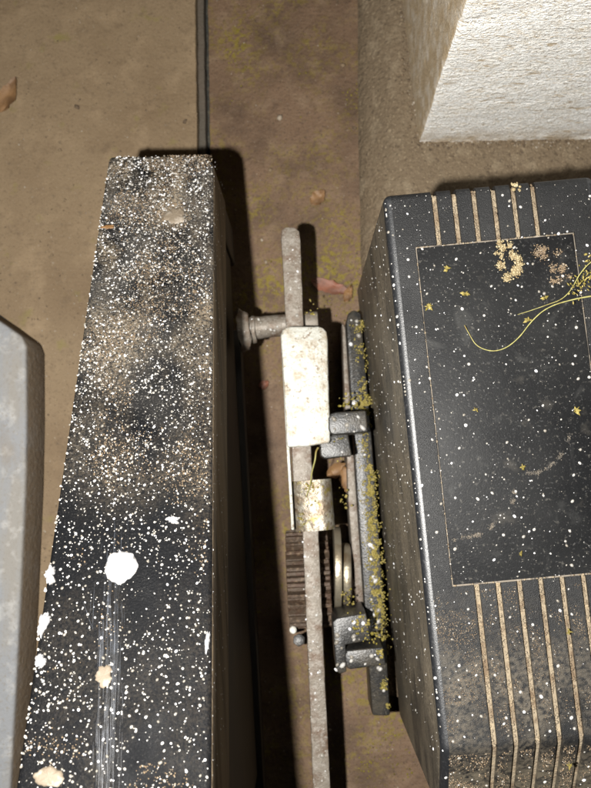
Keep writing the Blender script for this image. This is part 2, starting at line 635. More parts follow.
# mortar plinth under pillar and motor: sloped left flank, rounded shoulder
b = bmesh.new()
edge = [(356, -700), (357, 0), (359, 200), (365, 420), (372, 690)]
prof = [(0.0, -0.01), (0.001, 0.004), (0.012, 0.014), (0.024, 0.024), (0.034, 0.031), (0.044, 0.035), (0.07, 0.036), (0.5, 0.036)]
base_pts = spline([at(x, y, 0) for x, y in edge], 24)
rows = []
for p in base_pts:
    rows.append([b.verts.new((p.x + dx + 0.0015 * noise.noise(Vector((p.y * 40, dx * 40, 2))), p.y,
                              z + 0.0016 * noise.noise(Vector((p.y * 35, dx * 60, 5))))) for dx, z in prof])
for r0, r1 in zip(rows, rows[1:]):
    for k in range(len(prof) - 1):
        b.faces.new((r0[k], r0[k + 1], r1[k + 1], r1[k]))
for r0 in (rows[0], rows[-1]):        # end walls
    lo = [b.verts.new((v.co.x, v.co.y, -0.02)) for v in r0]
    for k in range(len(prof) - 1):
        b.faces.new((r0[k], r0[k + 1], lo[k + 1], lo[k]))
bmesh.ops.recalc_face_normals(b, faces=b.faces)
obj('plinth', b, MORTAR, kind='structure', ang=60)

# grit lying on the paving
it = []
for _ in range(4200):
    x, y = random.uniform(-0.36, 0.14), random.uniform(-0.4, 0.55)
    if -0.125 < x < -0.106: continue
    r = random.choice((0.0003, 0.0004, 0.0005, 0.0005, 0.0007, 0.001))
    it.append((Vector((x, y, r * 0.3)), r))
for px, py, r in ((77, 107, .0032), (185, 121, .0024), (108, 84, .0016), (343, 65, .003), (355, 128, .002), (270, 170, .0024), (280, 118, .003),
                  (65, 200, .002), (52, 255, .0018), (60, 150, .002), (262, 240, .002), (266, 262, .0018), (345, 760, .0016), (330, 730, .0016)):
    it.append((at(px, py, 0.001), r))
V, Fc = lumps(it)
pymesh('grit', V, Fc, GRIT, kind='stuff')

# thin moss on the right slab
it = []
for _ in range(16000):
    x, y = random.uniform(-0.10, 0.12), random.uniform(-0.42, 0.5)
    q = noise.noise(Vector((x * 16, y * 11, 3))) + 0.6 * noise.noise(Vector((x * 60, y * 60, 8)))
    low = 0.30 if (y < -0.17 and x > .02) else 0
    if q + low < random.uniform(.18, .5): continue
    it.append((Vector((x, y, 0.0001)), random.uniform(0.0003, 0.0010)))
V, Fc = lumps(it)
pymesh('ground_moss', V, Fc, GMOSS, kind='stuff')

# ================================================================== PILLAR
pc = at(418.5, 142.5, 0.036)
px_dir = (at(591, 139.5, 0.036) - pc).normalized()
py_dir = Vector((-px_dir.y, px_dir.x, 0))
py_dir = (py_dir + Vector((-0.085, 0, 0))).normalized()
pil = thing('pillar', 'white rough stucco gate pillar standing on the mortar plinth above the motor', 'pillar', pc)
PH = 1.3
b = bmesh.new()
NX, NZ, NY = 84, 190, 70
crk = [(418 + 12, 75), (444, 48), (456, 26), (476, 20), (500, 13), (530, 4)]
crk3 = spline([at_plane(x, y, pc, py_dir) for x, y in crk], 8)


def pil_p(u, v, w):
    p = pc + px_dir * (u * 0.36) + py_dir * (w * 0.32) + Vector((0, 0, v * PH))
    if u < 0.004 and w < 0.004: p += (px_dir + py_dir) * 0.0007
    o = noise.noise_vector(Vector((p.x * 40, p.y * 40, p.z * 75))) * 0.0007 + noise.noise_vector(p * 13) * 0.0009
    o += noise.noise_vector(Vector((p.x * 120, p.y * 120, p.z * 210))) * 0.0005
    p = p + o
    if w == 0 and v < .45:
        d = min((p - c).length for c in crk3)
        p += py_dir * (0.0045 * max(0, 1 - d / 0.0052))
    return p


def zmap(k): return (k / NZ) ** 1.5


gf = [[b.verts.new(pil_p(i / NX, zmap(k), 0)) for k in range(NZ + 1)] for i in range(NX + 1)]
gl = [[gf[0][k] if j == 0 else b.verts.new(pil_p(0, zmap(k), j / NY)) for k in range(NZ + 1)] for j in range(NY + 1)]
for g, fl_ in ((gf, 0), (gl, 1)):
    for i in range(len(g) - 1):
        for k in range(NZ):
            q = (g[i][k], g[i + 1][k], g[i + 1][k + 1], g[i][k + 1])
            b.faces.new(q if not fl_ else tuple(reversed(q)))
# plain back and right faces, top
c00, c10, c01 = gf[0][-1].co, gf[-1][-1].co, gl[-1][-1].co
c11 = c10 + c01 - c00
vb = [b.verts.new(v) for v in (c10, c11, c01, Vector((c10.x, c10.y, .03)), Vector((c11.x, c11.y, .03)), Vector((c01.x, c01.y, .03)), c00)]
b.faces.new((vb[3], vb[4], vb[1], vb[0]))
b.faces.new((vb[4], vb[5], vb[2], vb[1]))
b.faces.new((vb[6], vb[0], vb[1], vb[2]))
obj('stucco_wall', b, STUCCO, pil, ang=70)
# crumbs where the pillar meets the plinth
it = []
for _ in range(700):
    t = random.random()
    p = pc + (px_dir * (t * 0.26) if random.random() < .7 else py_dir * (t * .2))
    p += (-py_dir if random.random() < .7 else -px_dir) * abs(random.gauss(0, .005))
    it.append((Vector((p.x, p.y, .037)), random.uniform(.0004, .0015)))
V, Fc = lumps(it)
pymesh('mortar_crumbs', V, Fc, GRIT, pil, kind='stuff')

# ================================================================== LEFT KERB BLOCK
zk = 0.050
kp = [(-330, 210), (-60, 282), (0, 321), (14, 331), (22, 336.5), (26, 347), (26.5, 420), (25, 490), (19.5, 600), (10, 788), (0, 1000), (-330, 1000)]
ko = at(-60, 600, 0)
kb = thing('kerb_block', 'pale grey concrete block on the paving left of the speckled black beam', 'block', ko)
b = bmesh.new()
prism(b, [at(x, y, zk) for x, y in kp], 0.002)
bevel(b, 0.0035, 3)
for v in b.verts:     # foot spreads a little
    if v.co.z < 0.02: v.co.x += 0.003
    v.co += noise.noise_vector(v.co * 30) * 0.0012
obj('block', b, BLOCK, kb)

b = pxpoly([(-330, 203), (-60, 276), (0, 315), (14, 325), (27, 335), (29, 340), (24, 341), (0, 324), (-60, 287), (-330, 214)], 0.0035, -0.01, .001)  # dark strip painting the shadow along the block's far edge
obj('kerb_shadow_strip', b, JOINT_SHADOW, kind='structure')

# ================================================================== GATE: sloping black top beam on a frame
FL, FR = at(108.5, 156, 0.20), at(214, 155, 0.20)
NL, NR = at(15, 788, 0.39), at(212, 788, 0.39)


def B(u, v, dz=0.0):
    p = (FL + (FR - FL) * u) * (1 - v) + (NL + (NR - NL) * u) * v
    return Vector((p.x, p.y, p.z + dz))


bn = (FR - FL).cross(NL - FL).normalized()
if bn.z < 0: bn = -bn
bd = (B(.5, 0) - B(.5, 1)).normalized()      # towards the far end
gate = thing('gate_beam', 'black steel gate beam speckled with pale spots, sloping across the left side', 'gate beam', B(.5, 0, -0.19))
out = [B(0, 1.3)]
out += [B(0, .012), B(.008, .005), B(.028, .001), B(.07, 0), B(.5, 0.0), B(.86, 0)]
for k in range(1, 7):
    a = k / 6 * math.pi / 2
    out.append(B(.86 + .14 * math.sin(a), .034 * (1 - math.cos(a))))
out += [B(1, .3), B(1, .6), B(1, 1.3)]
b = bmesh.new()
prism(b, out, Vector((0, 0, -0.092)))
bevel(b, 0.0035, 3, 40)
for f in b.faces:
    if f.normal.x > 0.75: f.material_index = 1
obj('top_rail', b, [STEEL, GATESIDE], gate)
# far end post under the rail, recessed infill sheet, foot rail
b = bmesh.new()
pts = [B(.03, .012, -.093), B(.97, .012, -.093), B(.985, .11, -.093), B(.03, .11, -.093)]
prism(b, pts, 0.022)
bevel(b, 0.003, 2)
obj('end_post', b, DARKSIDE, gate)
b = bmesh.new()
prism(b, [B(.30, .1105, -.093), B(.95, .1105, -.093), B(.95, 1.28, -.093), B(.30, 1.28, -.093)], 0.048)
obj('infill_sheet', b, DARKSIDE, gate)
b = bmesh.new()
r0, r1 = at(240, 330, .047), at(268, 860, .047)
prism(b, [r0 + Vector((-.05, 0, 0)), r0, r1, r1 + Vector((-.06, 0, 0))], 0.02)
bevel(b, 0.002, 2)
obj('foot_rail', b, DARKSIDE, gate)
# flash sheen painted as many fine bluish slivers along the beam, plus scratch lines
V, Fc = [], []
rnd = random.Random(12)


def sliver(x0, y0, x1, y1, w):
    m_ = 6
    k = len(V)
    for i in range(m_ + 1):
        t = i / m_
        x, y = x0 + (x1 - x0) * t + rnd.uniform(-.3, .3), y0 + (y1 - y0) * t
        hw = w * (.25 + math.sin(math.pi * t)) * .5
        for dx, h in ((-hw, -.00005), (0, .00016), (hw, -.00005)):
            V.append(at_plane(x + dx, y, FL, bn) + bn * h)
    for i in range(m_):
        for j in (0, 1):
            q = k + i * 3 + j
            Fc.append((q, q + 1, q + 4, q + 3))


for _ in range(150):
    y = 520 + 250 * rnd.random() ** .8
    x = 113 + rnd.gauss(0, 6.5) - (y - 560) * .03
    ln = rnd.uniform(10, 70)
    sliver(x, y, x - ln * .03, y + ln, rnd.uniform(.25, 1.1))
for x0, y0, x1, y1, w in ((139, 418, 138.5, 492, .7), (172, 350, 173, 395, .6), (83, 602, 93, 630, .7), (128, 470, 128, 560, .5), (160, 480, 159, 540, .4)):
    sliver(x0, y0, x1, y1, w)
pymesh('sheen_and_scratches', V, Fc, SHEEN_SCRATCH, gate)


# speckles on the beam: thousands of raised pale beads
def beam_pt(u, v):
    return B(u, v) + bn * 0.0


it = []
while len(it) < 5900:
    u, v = random.uniform(.01, .985), random.random() ** 1.12 * 1.06
    p = B(u, v)
    q = 0.5 + 0.7 * noise.noise(p * 28) + 0.6 * noise.noise(p * 90)
    dens = 1.0 - .5 * min(1, v)
    if random.random() > q * dens + .28: continue
    if (v < .02 and u < .04) or (u > .86 and v < .034 and ((u - .86) / .14) ** 2 + ((.034 - v) / .034) ** 2 > .85): continue
    if u > .955 and random.random() < .6: continue
    d = (p - CAM).length
    it.append((p, bn, size_px(d, .34 + .2 * v, 1.35 + .25 * v, 2.8), random.uniform(.4, .8)))
# along both long edges
for _ in range(110):
    v = random.uniform(.05, 1)
    u = random.choice((random.uniform(.004, .02), random.uniform(.004, .02), random.uniform(.95, .985)))
    p = B(u, v)
    it.append((p, bn, size_px(.5, .6, 1.7, 2), .6))
V, Fc = domes(it)
pymesh('speckles', V, Fc, SPECK, gate, kind='stuff')
it = []
sn = (B(1, 1) - B(0, 1)).normalized()
for _ in range(260):
    v = random.random() * 1.0
    p = B(1, v, -random.random() ** 1.5 * .085)
    it.append((p, sn, random.uniform(.0003, .0008), .5))
V, Fc = domes(it)
pymesh('side_speckles', V, Fc, SPECK, gate, kind='stuff')
# tan dust crust on the beam: fine raised grains in patches
it = []
while len(it) < 5200:
    u, v = random.uniform(.02, .98), random.random() ** 1.3
    p = B(u, v)
    q = noise.noise(p * 24 + Vector((3, 1, 7))) + .5 * noise.noise(p * 70) + .38 * (1 - v) - .1 - 0.5 * abs(u - .55)
    if q < random.uniform(-.05, .55): continue
    it.append((p + bn * .0001, random.uniform(.00025, .0006)))
V, Fc = lumps(it)
pymesh('dust_crust', V, Fc, GRIT, gate, kind='stuff')


# ------------------------------------------------------------------ droppings on the beam
def blob(name, label, cat, px, py, rx, ry, mat, spikes=0.25, seed=0, h=0.0024, plane=None, group=None, rot=0.0, hold=None):
    p0, nn = plane or (FL, bn)
    rnd = random.Random(seed)
    c = at_plane(px, py, p0, nn)
    sc = (c - CAM).length / F
    ex = (Vector((1, 0, 0)) - nn * nn.x).normalized()
    ey = nn.cross(ex)
    n = 52
    b = bmesh.new()
    rim = []
    ph = [rnd.random() * 6.28 for _ in range(4)]
    for j in range(n):
        a = 2 * math.pi * j / n
        k = 1 + spikes * (.5 * math.sin(2 * a + ph[0]) + .4 * math.sin(3 * a + ph[1]) + .4 * math.sin(5 * a + ph[2]) + .3 * math.sin(8 * a + ph[3]) + .25 * math.sin(15 * a + ph[1]) + rnd.uniform(-.12, .12))
        x, y = rx * sc * k * math.cos(a), ry * sc * k * math.sin(a)
        x, y = x * math.cos(rot) - y * math.sin(rot), x * math.sin(rot) + y * math.cos(rot)
        rim.append((x, y))
    rings = []
    for t, hh in ((1.0, -.0001), (.96, .45 * h), (.8, .8 * h), (.5, h)):
        rings.append([b.verts.new(c + ex * (x * t) + ey * (y * t) + nn * (hh * (1 + .35 * noise.noise(Vector((x * 400, y * 400, seed)))))) for x, y in rim])
    top = b.verts.new(c + nn * (h * 1.05))
    for r0, r1 in zip(rings, rings[1:]):
        for j in range(n):
            b.faces.new((r0[j], r0[(j + 1) % n], r1[(j + 1) % n], r1[j]))
    for j in range(n):
        b.faces.new((rings[-1][j], rings[-1][(j + 1) % n], top))
    bmesh.ops.recalc_face_normals(b, faces=b.faces)
    if hold is not None:
        return obj(name, b, mat, hold, ang=80)
    o = obj(name, b, mat, None, loc=c, ang=80)
    return tag(o, label, cat, group)


GD = 'bird droppings on the black beam'
blob('bird_dropping', 'large round white bird dropping in the middle of the black beam', 'dropping', 121, 567, 15, 16.5, DROP, .09, 4, .002, group=GD)
blob('bird_dropping', 'small white splash on the left edge of the black beam, level with the large one', 'dropping', 50.5, 575, 5, 8, DROP, .35, 5, group=GD)
blob('bird_dropping', 'long thin white streak down the left edge of the black beam', 'dropping', 43.5, 624, 4, 12, DROP, .3, 8, group=GD, rot=-.15)
blob('bird_dropping', 'small white spot under the long streak on the beam left edge', 'dropping', 40.5, 661, 5, 6, DROP, .2, 9, group=GD)
blob('bird_dropping', 'cream coloured flat bird dropping at the bottom end of the black beam', 'dropping', 49, 777, 13, 8, CREAM, .12, 11, .0018, group=GD)
blob('bird_dropping', 'dull beige dropping near the far upper end of the black beam', 'dropping', 175, 216, 9, 11, CREAM, .2, 13, .0014, group=GD)
blob('bird_dropping', 'narrow white sliver on the right edge of the black beam', 'dropping', 207.5, 642, 2.4, 10, DROP, .25, 15, group=GD)
blob('bird_dropping', 'small white smudge right of centre on the beam above the large dropping', 'dropping', 173, 520, 6, 3.6, DROP, .35, 17, group=GD)
blob('bird_dropping', 'tan crusty dropping in the painted sheen streak below the large white one', 'dropping', 104, 676, 8, 9, CREAM, .22, 19, .0009, group=GD)
blob('leaf_scrap', 'orange leaf scrap near the upper left corner of the black beam', 'leaf scrap', 108, 227, 5.5, 2.6, LEAF_OR, .3, 21, .0008)

# ================================================================== RACK BAR AND CLIPS in the gap
zb = 0.122
rack = thing('rack_bar', 'long corroded flat steel bar with bright cap and clip in the gap beside the beam', 'metal bar', at(300, 480, .10))
p = [(281, 238), (282, 230), (286, 227), (294, 227.5), (299, 231), (300.5, 240), (303.5, 327), (313, 480), (318.5, 530), (324, 660), (331, 800), (336, 900),
     (317, 900), (313.5, 800), (308, 660), (302.5, 530), (293, 480), (286, 327)]
b = pxpoly(p, zb, zb - 0.012)
bevel(b, 0.0012, 2, 40)
roughen(b, 0.0004, 120, size=0.006)
obj('flat_bar', b, RUSTBAR, rack)
# bright bent cap over the bar
rl, rr = [(282.5, 330), (286, 327.5), (290, 326.5)], [(318, 326), (323, 328), (326.5, 332), (327.5, 338)]
cp = [(280.5, 336)] + rl + rr + [(330, 440), (329, 443), (310, 446), (287, 447.5), (284.5, 400)]
b = pxpoly(cp, 0.140, 0.1365)
# folded left flange running down past the clip
b2 = pxpoly([(280.8, 336), (284, 336), (289.5, 447), (294.2, 530), (291.4, 530), (286.5, 449)], 0.1362, 0.112)
bevel(b, 0.0014, 3, 40)
roughen(b, 0.00045, 70, size=0.006)
obj('cap_plate', b, GALV, rack)
bevel(b2, 0.0006, 2, 40)
obj('cap_flange', b2, GALV, rack)
b = pxpoly([(325.5, 340), (327.8, 340), (329.6, 440), (327.4, 440)], 0.1362, 0.116)
obj('cap_skirt', b, GALV, rack)
# rounded clip under the cap
ca, cb_ = at(311.5, 480, .118), at(315.5, 530, .118)
ax = (cb_ - ca).normalized()
sd = ax.cross(Vector((0, 0, 1))).normalized()
if sd.x < 0: sd = -sd
b = bmesh.new()
rings = []
for k in range(13):
    t = k / 12
    c = ca + (cb_ - ca) * t
    row = []
    for rad in (0.0165, 0.0147):
        for j in range(15):
            a = R(-25 + 230 * j / 14)
            w = 1 + .04 * noise.noise(Vector((t * 6, j * .4, 3)))
            row.append(b.verts.new(c + sd * (.006 + rad * w * math.cos(a) * (1.55 if math.cos(a) < 0 else .72)) + Vector((0, 0, rad * .75 * w * math.sin(a)))))
    rings.append(row)
for r0, r1 in zip(rings, rings[1:]):
    for j in range(14):
        b.faces.new((r0[j], r0[j + 1], r1[j + 1], r1[j]))
        b.faces.new((r0[15 + j + 1], r0[15 + j], r1[15 + j], r1[15 + j + 1]))
    b.faces.new((r0[0], r1[0], r1[15], r0[15]))
    b.faces.new((r0[14], r0[29], r1[29], r1[14]))
for r in (rings[0], rings[-1]):
    for j in range(14):
        b.faces.new((r[j], r[15 + j], r[15 + j + 1], r[j + 1]))
bmesh.ops.recalc_face_normals(b, faces=b.faces)
obj('clip', b, CLIP, rack, ang=50)
# pin from the gate to the bar, with its ragged flange
pa, pb = at(243, 329, .098), at(318, 322, .098)
b = cyl(pa, pb, 0.0105, 22, bev=.001)
roughen(b, 0.0008, 110, size=0.006)
pin = obj('pin', b, RUSTBAR, rack)
b = cyl(at(240, 331, .098), at(249.5, 330, .098), 0.0205, 14, r2=0.0165, bev=.001)
for v in b.verts:
    if v.co.z < 0.012: v.co.z = 0.012
roughen(b, 0.0034, 60, size=0.006)
for v in b.verts: v.co += noise.noise_vector(v.co * 320) * .0012
obj('flange', b, RUSTBAR, rack)
b = cyl(at(252, 330, .098), at(256, 329.6, .098), 0.0135, 22, bev=.001)
roughen(b, 0.0007, 120, size=0.006)
obj('collar', b, RUSTBAR, rack)
# small bolt in the gap left of the bar
b = join(cyl(at(299, 640, .05), at(299, 640, .062), .0062, 6, bev=.0006))
bo = thing('bolt', 'small bright bolt end beside the gear left of the long bar', 'bolt', at(296, 634, .03))
obj('nut', b, ARM, bo)
b = cyl(at(293, 630, .03), at(293, 630, .074), .0036, 12, bev=.0008)
obj('shank', b, GALV, bo)
# beads on the bar
it = []
for _ in range(70):
    t = random.random()
    y = 228 + t * 560
    if 325 < y < 532:
        if random.random() < .6: it.append((at(random.uniform(245, 280), random.uniform(319, 336), .1088), Vector((0, 0, 1)), size_px(.7, .5, 1.6, 2.2), .6))
        continue
    x = 290 + (y - 227) * .0565 + random.uniform(-7, 7)
    it.append((at(x, y, zb + .0002), Vector((0, 0, 1)), size_px(.7, .6, 2.6, 2.2), .6))
V, Fc = domes(it)
pymesh('speckles', V, Fc, SPECK, rack, kind='stuff')
it = []
for cx, cy, n, s, z in ((311, 314, 26, 5, .106), (306, 322, 12, 5, .104), (312, 490, 16, 5, .131), (305, 520, 12, 4, .129)):
    for _ in range(n):
        it.append((at(cx + random.gauss(0, s), cy + random.gauss(0, s), z), random.uniform(.0005, .0013)))
V, Fc = lumps(it)
pymesh('moss_crumbs', V, Fc, MOSS, rack, kind='stuff')

# ================================================================== GATE MOTOR
zt, zbm = 0.32, 0.046
O = at(383, 194.5, zt)
A = R(5.25)
ex, ey = Vector((math.cos(A), math.sin(A), 0)), Vector((-math.sin(A), math.cos(A), 0))
LEN, WID = 0.361, 0.142


def L(u, v, z):    # motor frame: u to the right, v towards the far end (0 = far edge)
    return Vector((O.x, O.y, 0)) + ex * u + ey * v + Vector((0, 0, z))


motor = thing('gate_motor', 'black plastic sliding gate motor with slotted cover and dirty side, on the right', 'gate motor', L(WID / 2, -LEN / 2, .036))
# profile along the length, far foot -> far top -> near top -> ramp -> near foot
raw = [(0.004, zbm, 0), (0.0, zt, .006), (-LEN, zt, .005), (-LEN - 0.058, zt - 0.042, .006), (-LEN - 0.066, zbm, 0)]
prof = []
for i, (v, z, r) in enumerate(raw):
    if r == 0:
        prof.append(Vector((v, z)))
        continue
    p0, p1, p2 = Vector(raw[i - 1][:2]), Vector((v, z)), Vector(raw[i + 1][:2])
    d0, d1 = (p0 - p1).normalized(), (p2 - p1).normalized()
    tlen = r * 0.9
    s0, s1 = p1 + d0 * tlen, p1 + d1 * tlen
    for k in range(6):
        t = k / 5
        prof.append(s0 * (1 - t) ** 2 + p1 * 2 * t * (1 - t) + s1 * t * t)
PF, PN, GAP = -0.0378, -0.0378 - 0.2235, 0.0011
PL, PR = 0.0176, 0.0176 + 0.1065
# insert straight stations on the top face and on the far wall
ins = [PF, PF - GAP, PN + GAP, PN]
k0 = max(i for i, q in enumerate(prof) if q.y > zt - 1e-6 and q.x > -0.1)
prof[k0 + 1:k0 + 1] = [Vector((x, zt)) for x in ins]
prof.insert(1, Vector((0.0015, zt - .06)))
n = len(prof)


def inset(d):
    res = []
    for i in range(n):
        a = (prof[i] - prof[i - 1]).normalized() if i else None
        c = (prof[i + 1] - prof[i]).normalized() if i < n - 1 else None
        ns_ = [Vector((-w.y, w.x)) for w in (a, c) if w]      # outward is +z on the top (travelling to -v)
        ns_ = [(-q if q.y < -1e-9 and False else q) for q in ns_]
        q = sum(ns_, Vector((0, 0))).normalized()
        # travelling far foot -> top -> near: outward normal is to the left of -v travel
        q = -q if q.dot(Vector((0, 1))) < -0.5 else q
        k = 1 / max(.5, q.dot(ns_[0]) if abs(q.dot(ns_[0])) > .3 else 1)
        res.append((q, k))
    return res


# outward normals computed robustly from the centre of the profile
cen = Vector((-LEN / 2, (zt + zbm) / 2))


def inner(d):
    res = []
    for i in range(n):
        w = (prof[min(i + 1, n - 1)] - prof[max(i - 1, 0)]).normalized()
        q = Vector((-w.y, w.x))
        if q.dot(prof[i] - cen) < 0: q = -q
        res.append(prof[i] - q * d)
    return res


SD = 0.0027
Q = inner(SD)
Q2 = inner(0.0016)
RR = 0.0050
sw = 0.0038
top_slots = [0.0176 + 0.0162 + 0.01325 * k for k in range(6)]
bot_slots = [0.0176 + 0.0157 + 0.01362 * k for k in range(6)]
us = sorted(set([RR, WID - RR, PL, PL + GAP, PR - GAP, PR] +
                [round(x + s * sw / 2, 6) for x in top_slots + bot_slots for s in (-1, 1)]))
# drop near-duplicates
uu = [us[0]]
for x in us[1:]:
    if x - uu[-1] > 1e-5: uu.append(x)
us = uu
iF = next(i for i, q in enumerate(prof) if abs(q.x - PF) < 1e-7 and abs(q.y - zt) < 1e-6)
iN = next(i for i, q in enumerate(prof) if abs(q.x - PN) < 1e-7 and abs(q.y - zt) < 1e-6)
b = bmesh.new()


def lev(i, j):       # 0 surface, 1 slot, 2 panel gap / panel seat
    um = (us[i] + us[i + 1]) / 2
    if iF <= j < iN and PL < um < PR: return 2
    if 1 <= j < iF and any(abs(um - x) < sw / 2 for x in top_slots): return 1
    if iN <= j < n - 2 and any(abs(um - x) < sw / 2 for x in bot_slots): return 1
    return 0


SURF = {0: prof, 1: Q, 2: Q2}
vc = {}


def vert(i, j, l):
    key = (i, j, l)
    if key not in vc:
        p = SURF[l][j]
        vc[key] = b.verts.new(L(us[i], p.x, p.y))
    return vc[key]


def face(vs, mi=0):
    vs = [v for k, v in enumerate(vs) if v not in vs[:k]]
    if len(vs) < 3: return
    try:
        f = b.faces.new(vs)
        f.material_index = mi
    except ValueError:
        pass


nu = len(us)
lv = [[lev(i, j) for j in range(n - 1)] for i in range(nu - 1)]
for i in range(nu - 1):
    for j in range(n - 1):
        l = lv[i][j]
        face((vert(i, j, l), vert(i, j + 1, l), vert(i + 1, j + 1, l), vert(i + 1, j, l)), (0, 2, 4)[l])
        if i and lv[i - 1][j] != l:
            o_ = lv[i - 1][j]
            face((vert(i, j, l), vert(i, j + 1, l), vert(i, j + 1, o_), vert(i, j, o_)), 0)
        if j and lv[i][j - 1] != l:
            o_ = lv[i][j - 1]
            face((vert(i, j, l), vert(i + 1, j, l), vert(i + 1, j, o_), vert(i, j, o_)), 0)
# rounded long edges and side walls
for u0, sgn in ((RR, -1), (WID - RR, 1)):
    iu = 0 if sgn < 0 else nu - 1
    prev = [vert(iu, j, 0) for j in range(n)]
    for k in range(1, 6):
        a = k / 5 * math.pi / 2
        ring = inner(RR * (1 - math.cos(a)))
        cur = [b.verts.new(L(u0 + sgn * RR * math.sin(a), q.x, q.y)) for q in ring]
        for j in range(n - 1):
            face((prev[j], prev[j + 1], cur[j + 1], cur[j]), 3)
        prev = cur
    # side wall, closed at its foot
    f = b.faces.new(prev)
    f.material_index = 1
bmesh.ops.recalc_face_normals(b, faces=b.faces)
cover = obj('cover', b, [PLASTIC, PSIDE, DIRT, EDGE, SEAM], motor, ang=28)
# inset lid panel
b = bmesh.new()
prism(b, [L(PL + GAP, PF - GAP, zt - .0003), L(PR - GAP, PF - GAP, zt - .0003), L(PR - GAP, PN + GAP, zt - .0003), L(PL + GAP, PN + GAP, zt - .0003)], zt - .0024)
bevel(b, 0.0004, 2)
obj('lid_panel', b, PANEL, motor)
# dirt packed in the slots and round the lid: rough grains
it = []
for x in top_slots:
    for _ in range(46):
        it.append((L(x + random.gauss(0, .0007), random.uniform(PF, -.002), zt - SD + .0004), random.uniform(.0004, .0010)))
for x in bot_slots:
    for _ in range(110):
        t = random.random()
        it.append((L(x + random.gauss(0, .0007), PN - t * (LEN + PN), zt - SD + .0004), random.uniform(.0004, .0010)))
for _ in range(150):
    s = random.random()
    v = random.choice((0, 0, 1, 2, 2))
    if v == 0: p = L(PL + GAP / 2, PF + (PN - PF) * s, zt - .0009)
    elif v == 1: p = L(PR - GAP / 2, PF + (PN - PF) * s, zt - .0009)
    else: p = L(PL + (PR - PL) * s, random.choice((PF - GAP / 2, PN + GAP / 2)), zt - .0009)
    it.append((p, random.uniform(.0003, .0008)))
V, Fc = lumps(it)
pymesh('packed_dirt', V, Fc, DIRT, motor, kind='stuff')
# beads on the cover
it = []
UP = Vector((0, 0, 1))
while len(it) < 900:
    u, v = random.uniform(.003, WID - .003), -random.uniform(.003, LEN - .003)
    if (v > PF and any(abs(u - x) < .003 for x in top_slots)) or (v < PN and any(abs(u - x) < .003 for x in bot_slots)): continue
    it.append((L(u, v, zt - (.0003 if PL < u < PR and PN < v < PF else 0)), UP, size_px(.5, .36, 1.9, 4.2), random.uniform(.5, .9)))
for _ in range(90):                                    # ramp
    u, t = random.uniform(.003, WID - .003), random.random()
    if any(abs(u - x) < .003 for x in bot_slots): continue
    it.append((L(u, -LEN - .004 - .05 * t, zt - .003 - .036 * t), (UP * .8 - ey * .6).normalized(), size_px(.5, .7, 2.2, 2.5), .6))
for _ in range(420):                                   # dusty left wall
    v, h = -random.uniform(.004, LEN + .02), random.random() ** .8
    it.append((L(0, v, zbm + .01 + h * (zt - zbm - .02)), -ex, size_px(.58, .4, 1.6, 3.0), random.uniform(.5, .9)))
for _ in range(60):
    it.append((L(.001, -random.uniform(.003, LEN), zt - .0012), (UP - ex).normalized(), size_px(.5, .6, 1.8, 2), .7))
V, Fc = domes(it)
pymesh('speckles', V, Fc, SPECK, motor, kind='stuff')
# dirt crust on the near part of the cover
it = []
while len(it) < 2600:
    u, v = random.uniform(.005, WID - .005), random.uniform(-LEN + .003, PN - .003)
    if any(abs(u - x) < .003 for x in bot_slots): continue
    q = noise.noise(L(u, v, 0) * 45) + .5 * noise.noise(L(u, v, 1) * 130) + .4 * (1 - u / WID) - .1
    if q < random.uniform(0, .6): continue
    it.append((L(u, v, zt + .0001), random.uniform(.00012, .00034)))
while len(it) < 4600:
    u, t = random.uniform(.005, WID - .005), random.random()
    if any(abs(u - x) < .003 for x in bot_slots): continue
    if noise.noise(Vector((u * 70, t * 5, 3))) < random.uniform(-.3, .5): continue
    it.append((L(u, -LEN - .004 - .052 * t, zt - .0025 - .0377 * t), random.uniform(.00018, .0005)))
V, Fc = lumps(it)
pymesh('dirt_crust', V, Fc, GRIT, motor, kind='stuff')
# dried trails on the lid
for pts in (((450, 541), (462, 538), (474, 536), (484, 533), (492, 527), (496, 519)), ((528, 473), (540, 472), (550, 466), (560, 456), (567, 444), (571, 430)),
            ((512, 502), (516, 497), (514, 491))):
    c = spline([at(x, y, zt - .0003) for x, y in pts], 5)
    it = []
    for q in c:
        for _ in range(26):
            if noise.noise(q * 160) < -.18: continue
            it.append((q + Vector((random.gauss(0, .0007), random.gauss(0, .0007), .0001)), random.uniform(.00012, .0004)))
    V, Fc = lumps(it)
    pymesh('dried_trail', V, Fc, TRAIL, motor, kind='stuff')

# base flange along the foot of the cover
b = pxpoly([(346, 322), (348, 313), (353, 310), (361, 313), (372, 440), (384, 600), (390, 716), (372, 716), (367, 640), (356, 480)], 0.085, 0.037, .002)
roughen(b, .0006, 80)
obj('base_flange', b, ARM, motor)
b = pxpoly([(342, 322), (347, 330), (357, 480), (366, 610), (357, 612), (348, 500)], 0.062, 0.012, .0015)
obj('side_plate', b, RUSTBAR, motor)
# upper arm: two stacked rounded lugs
b = pxpoly([(328.5, 418), (331, 413.5), (336, 412), (366, 410.5), (368, 432), (334, 435), (330, 433), (328.5, 429)], 0.146, 0.112, .0013, 3)
obj('limit_lug', b, ARM, motor)
b = pxpoly([(319, 439), (322, 436), (348, 433), (352, 456), (325, 459), (320.5, 456)], 0.128, 0.098, .0013, 3)
obj('limit_lug', b, ARM, motor)
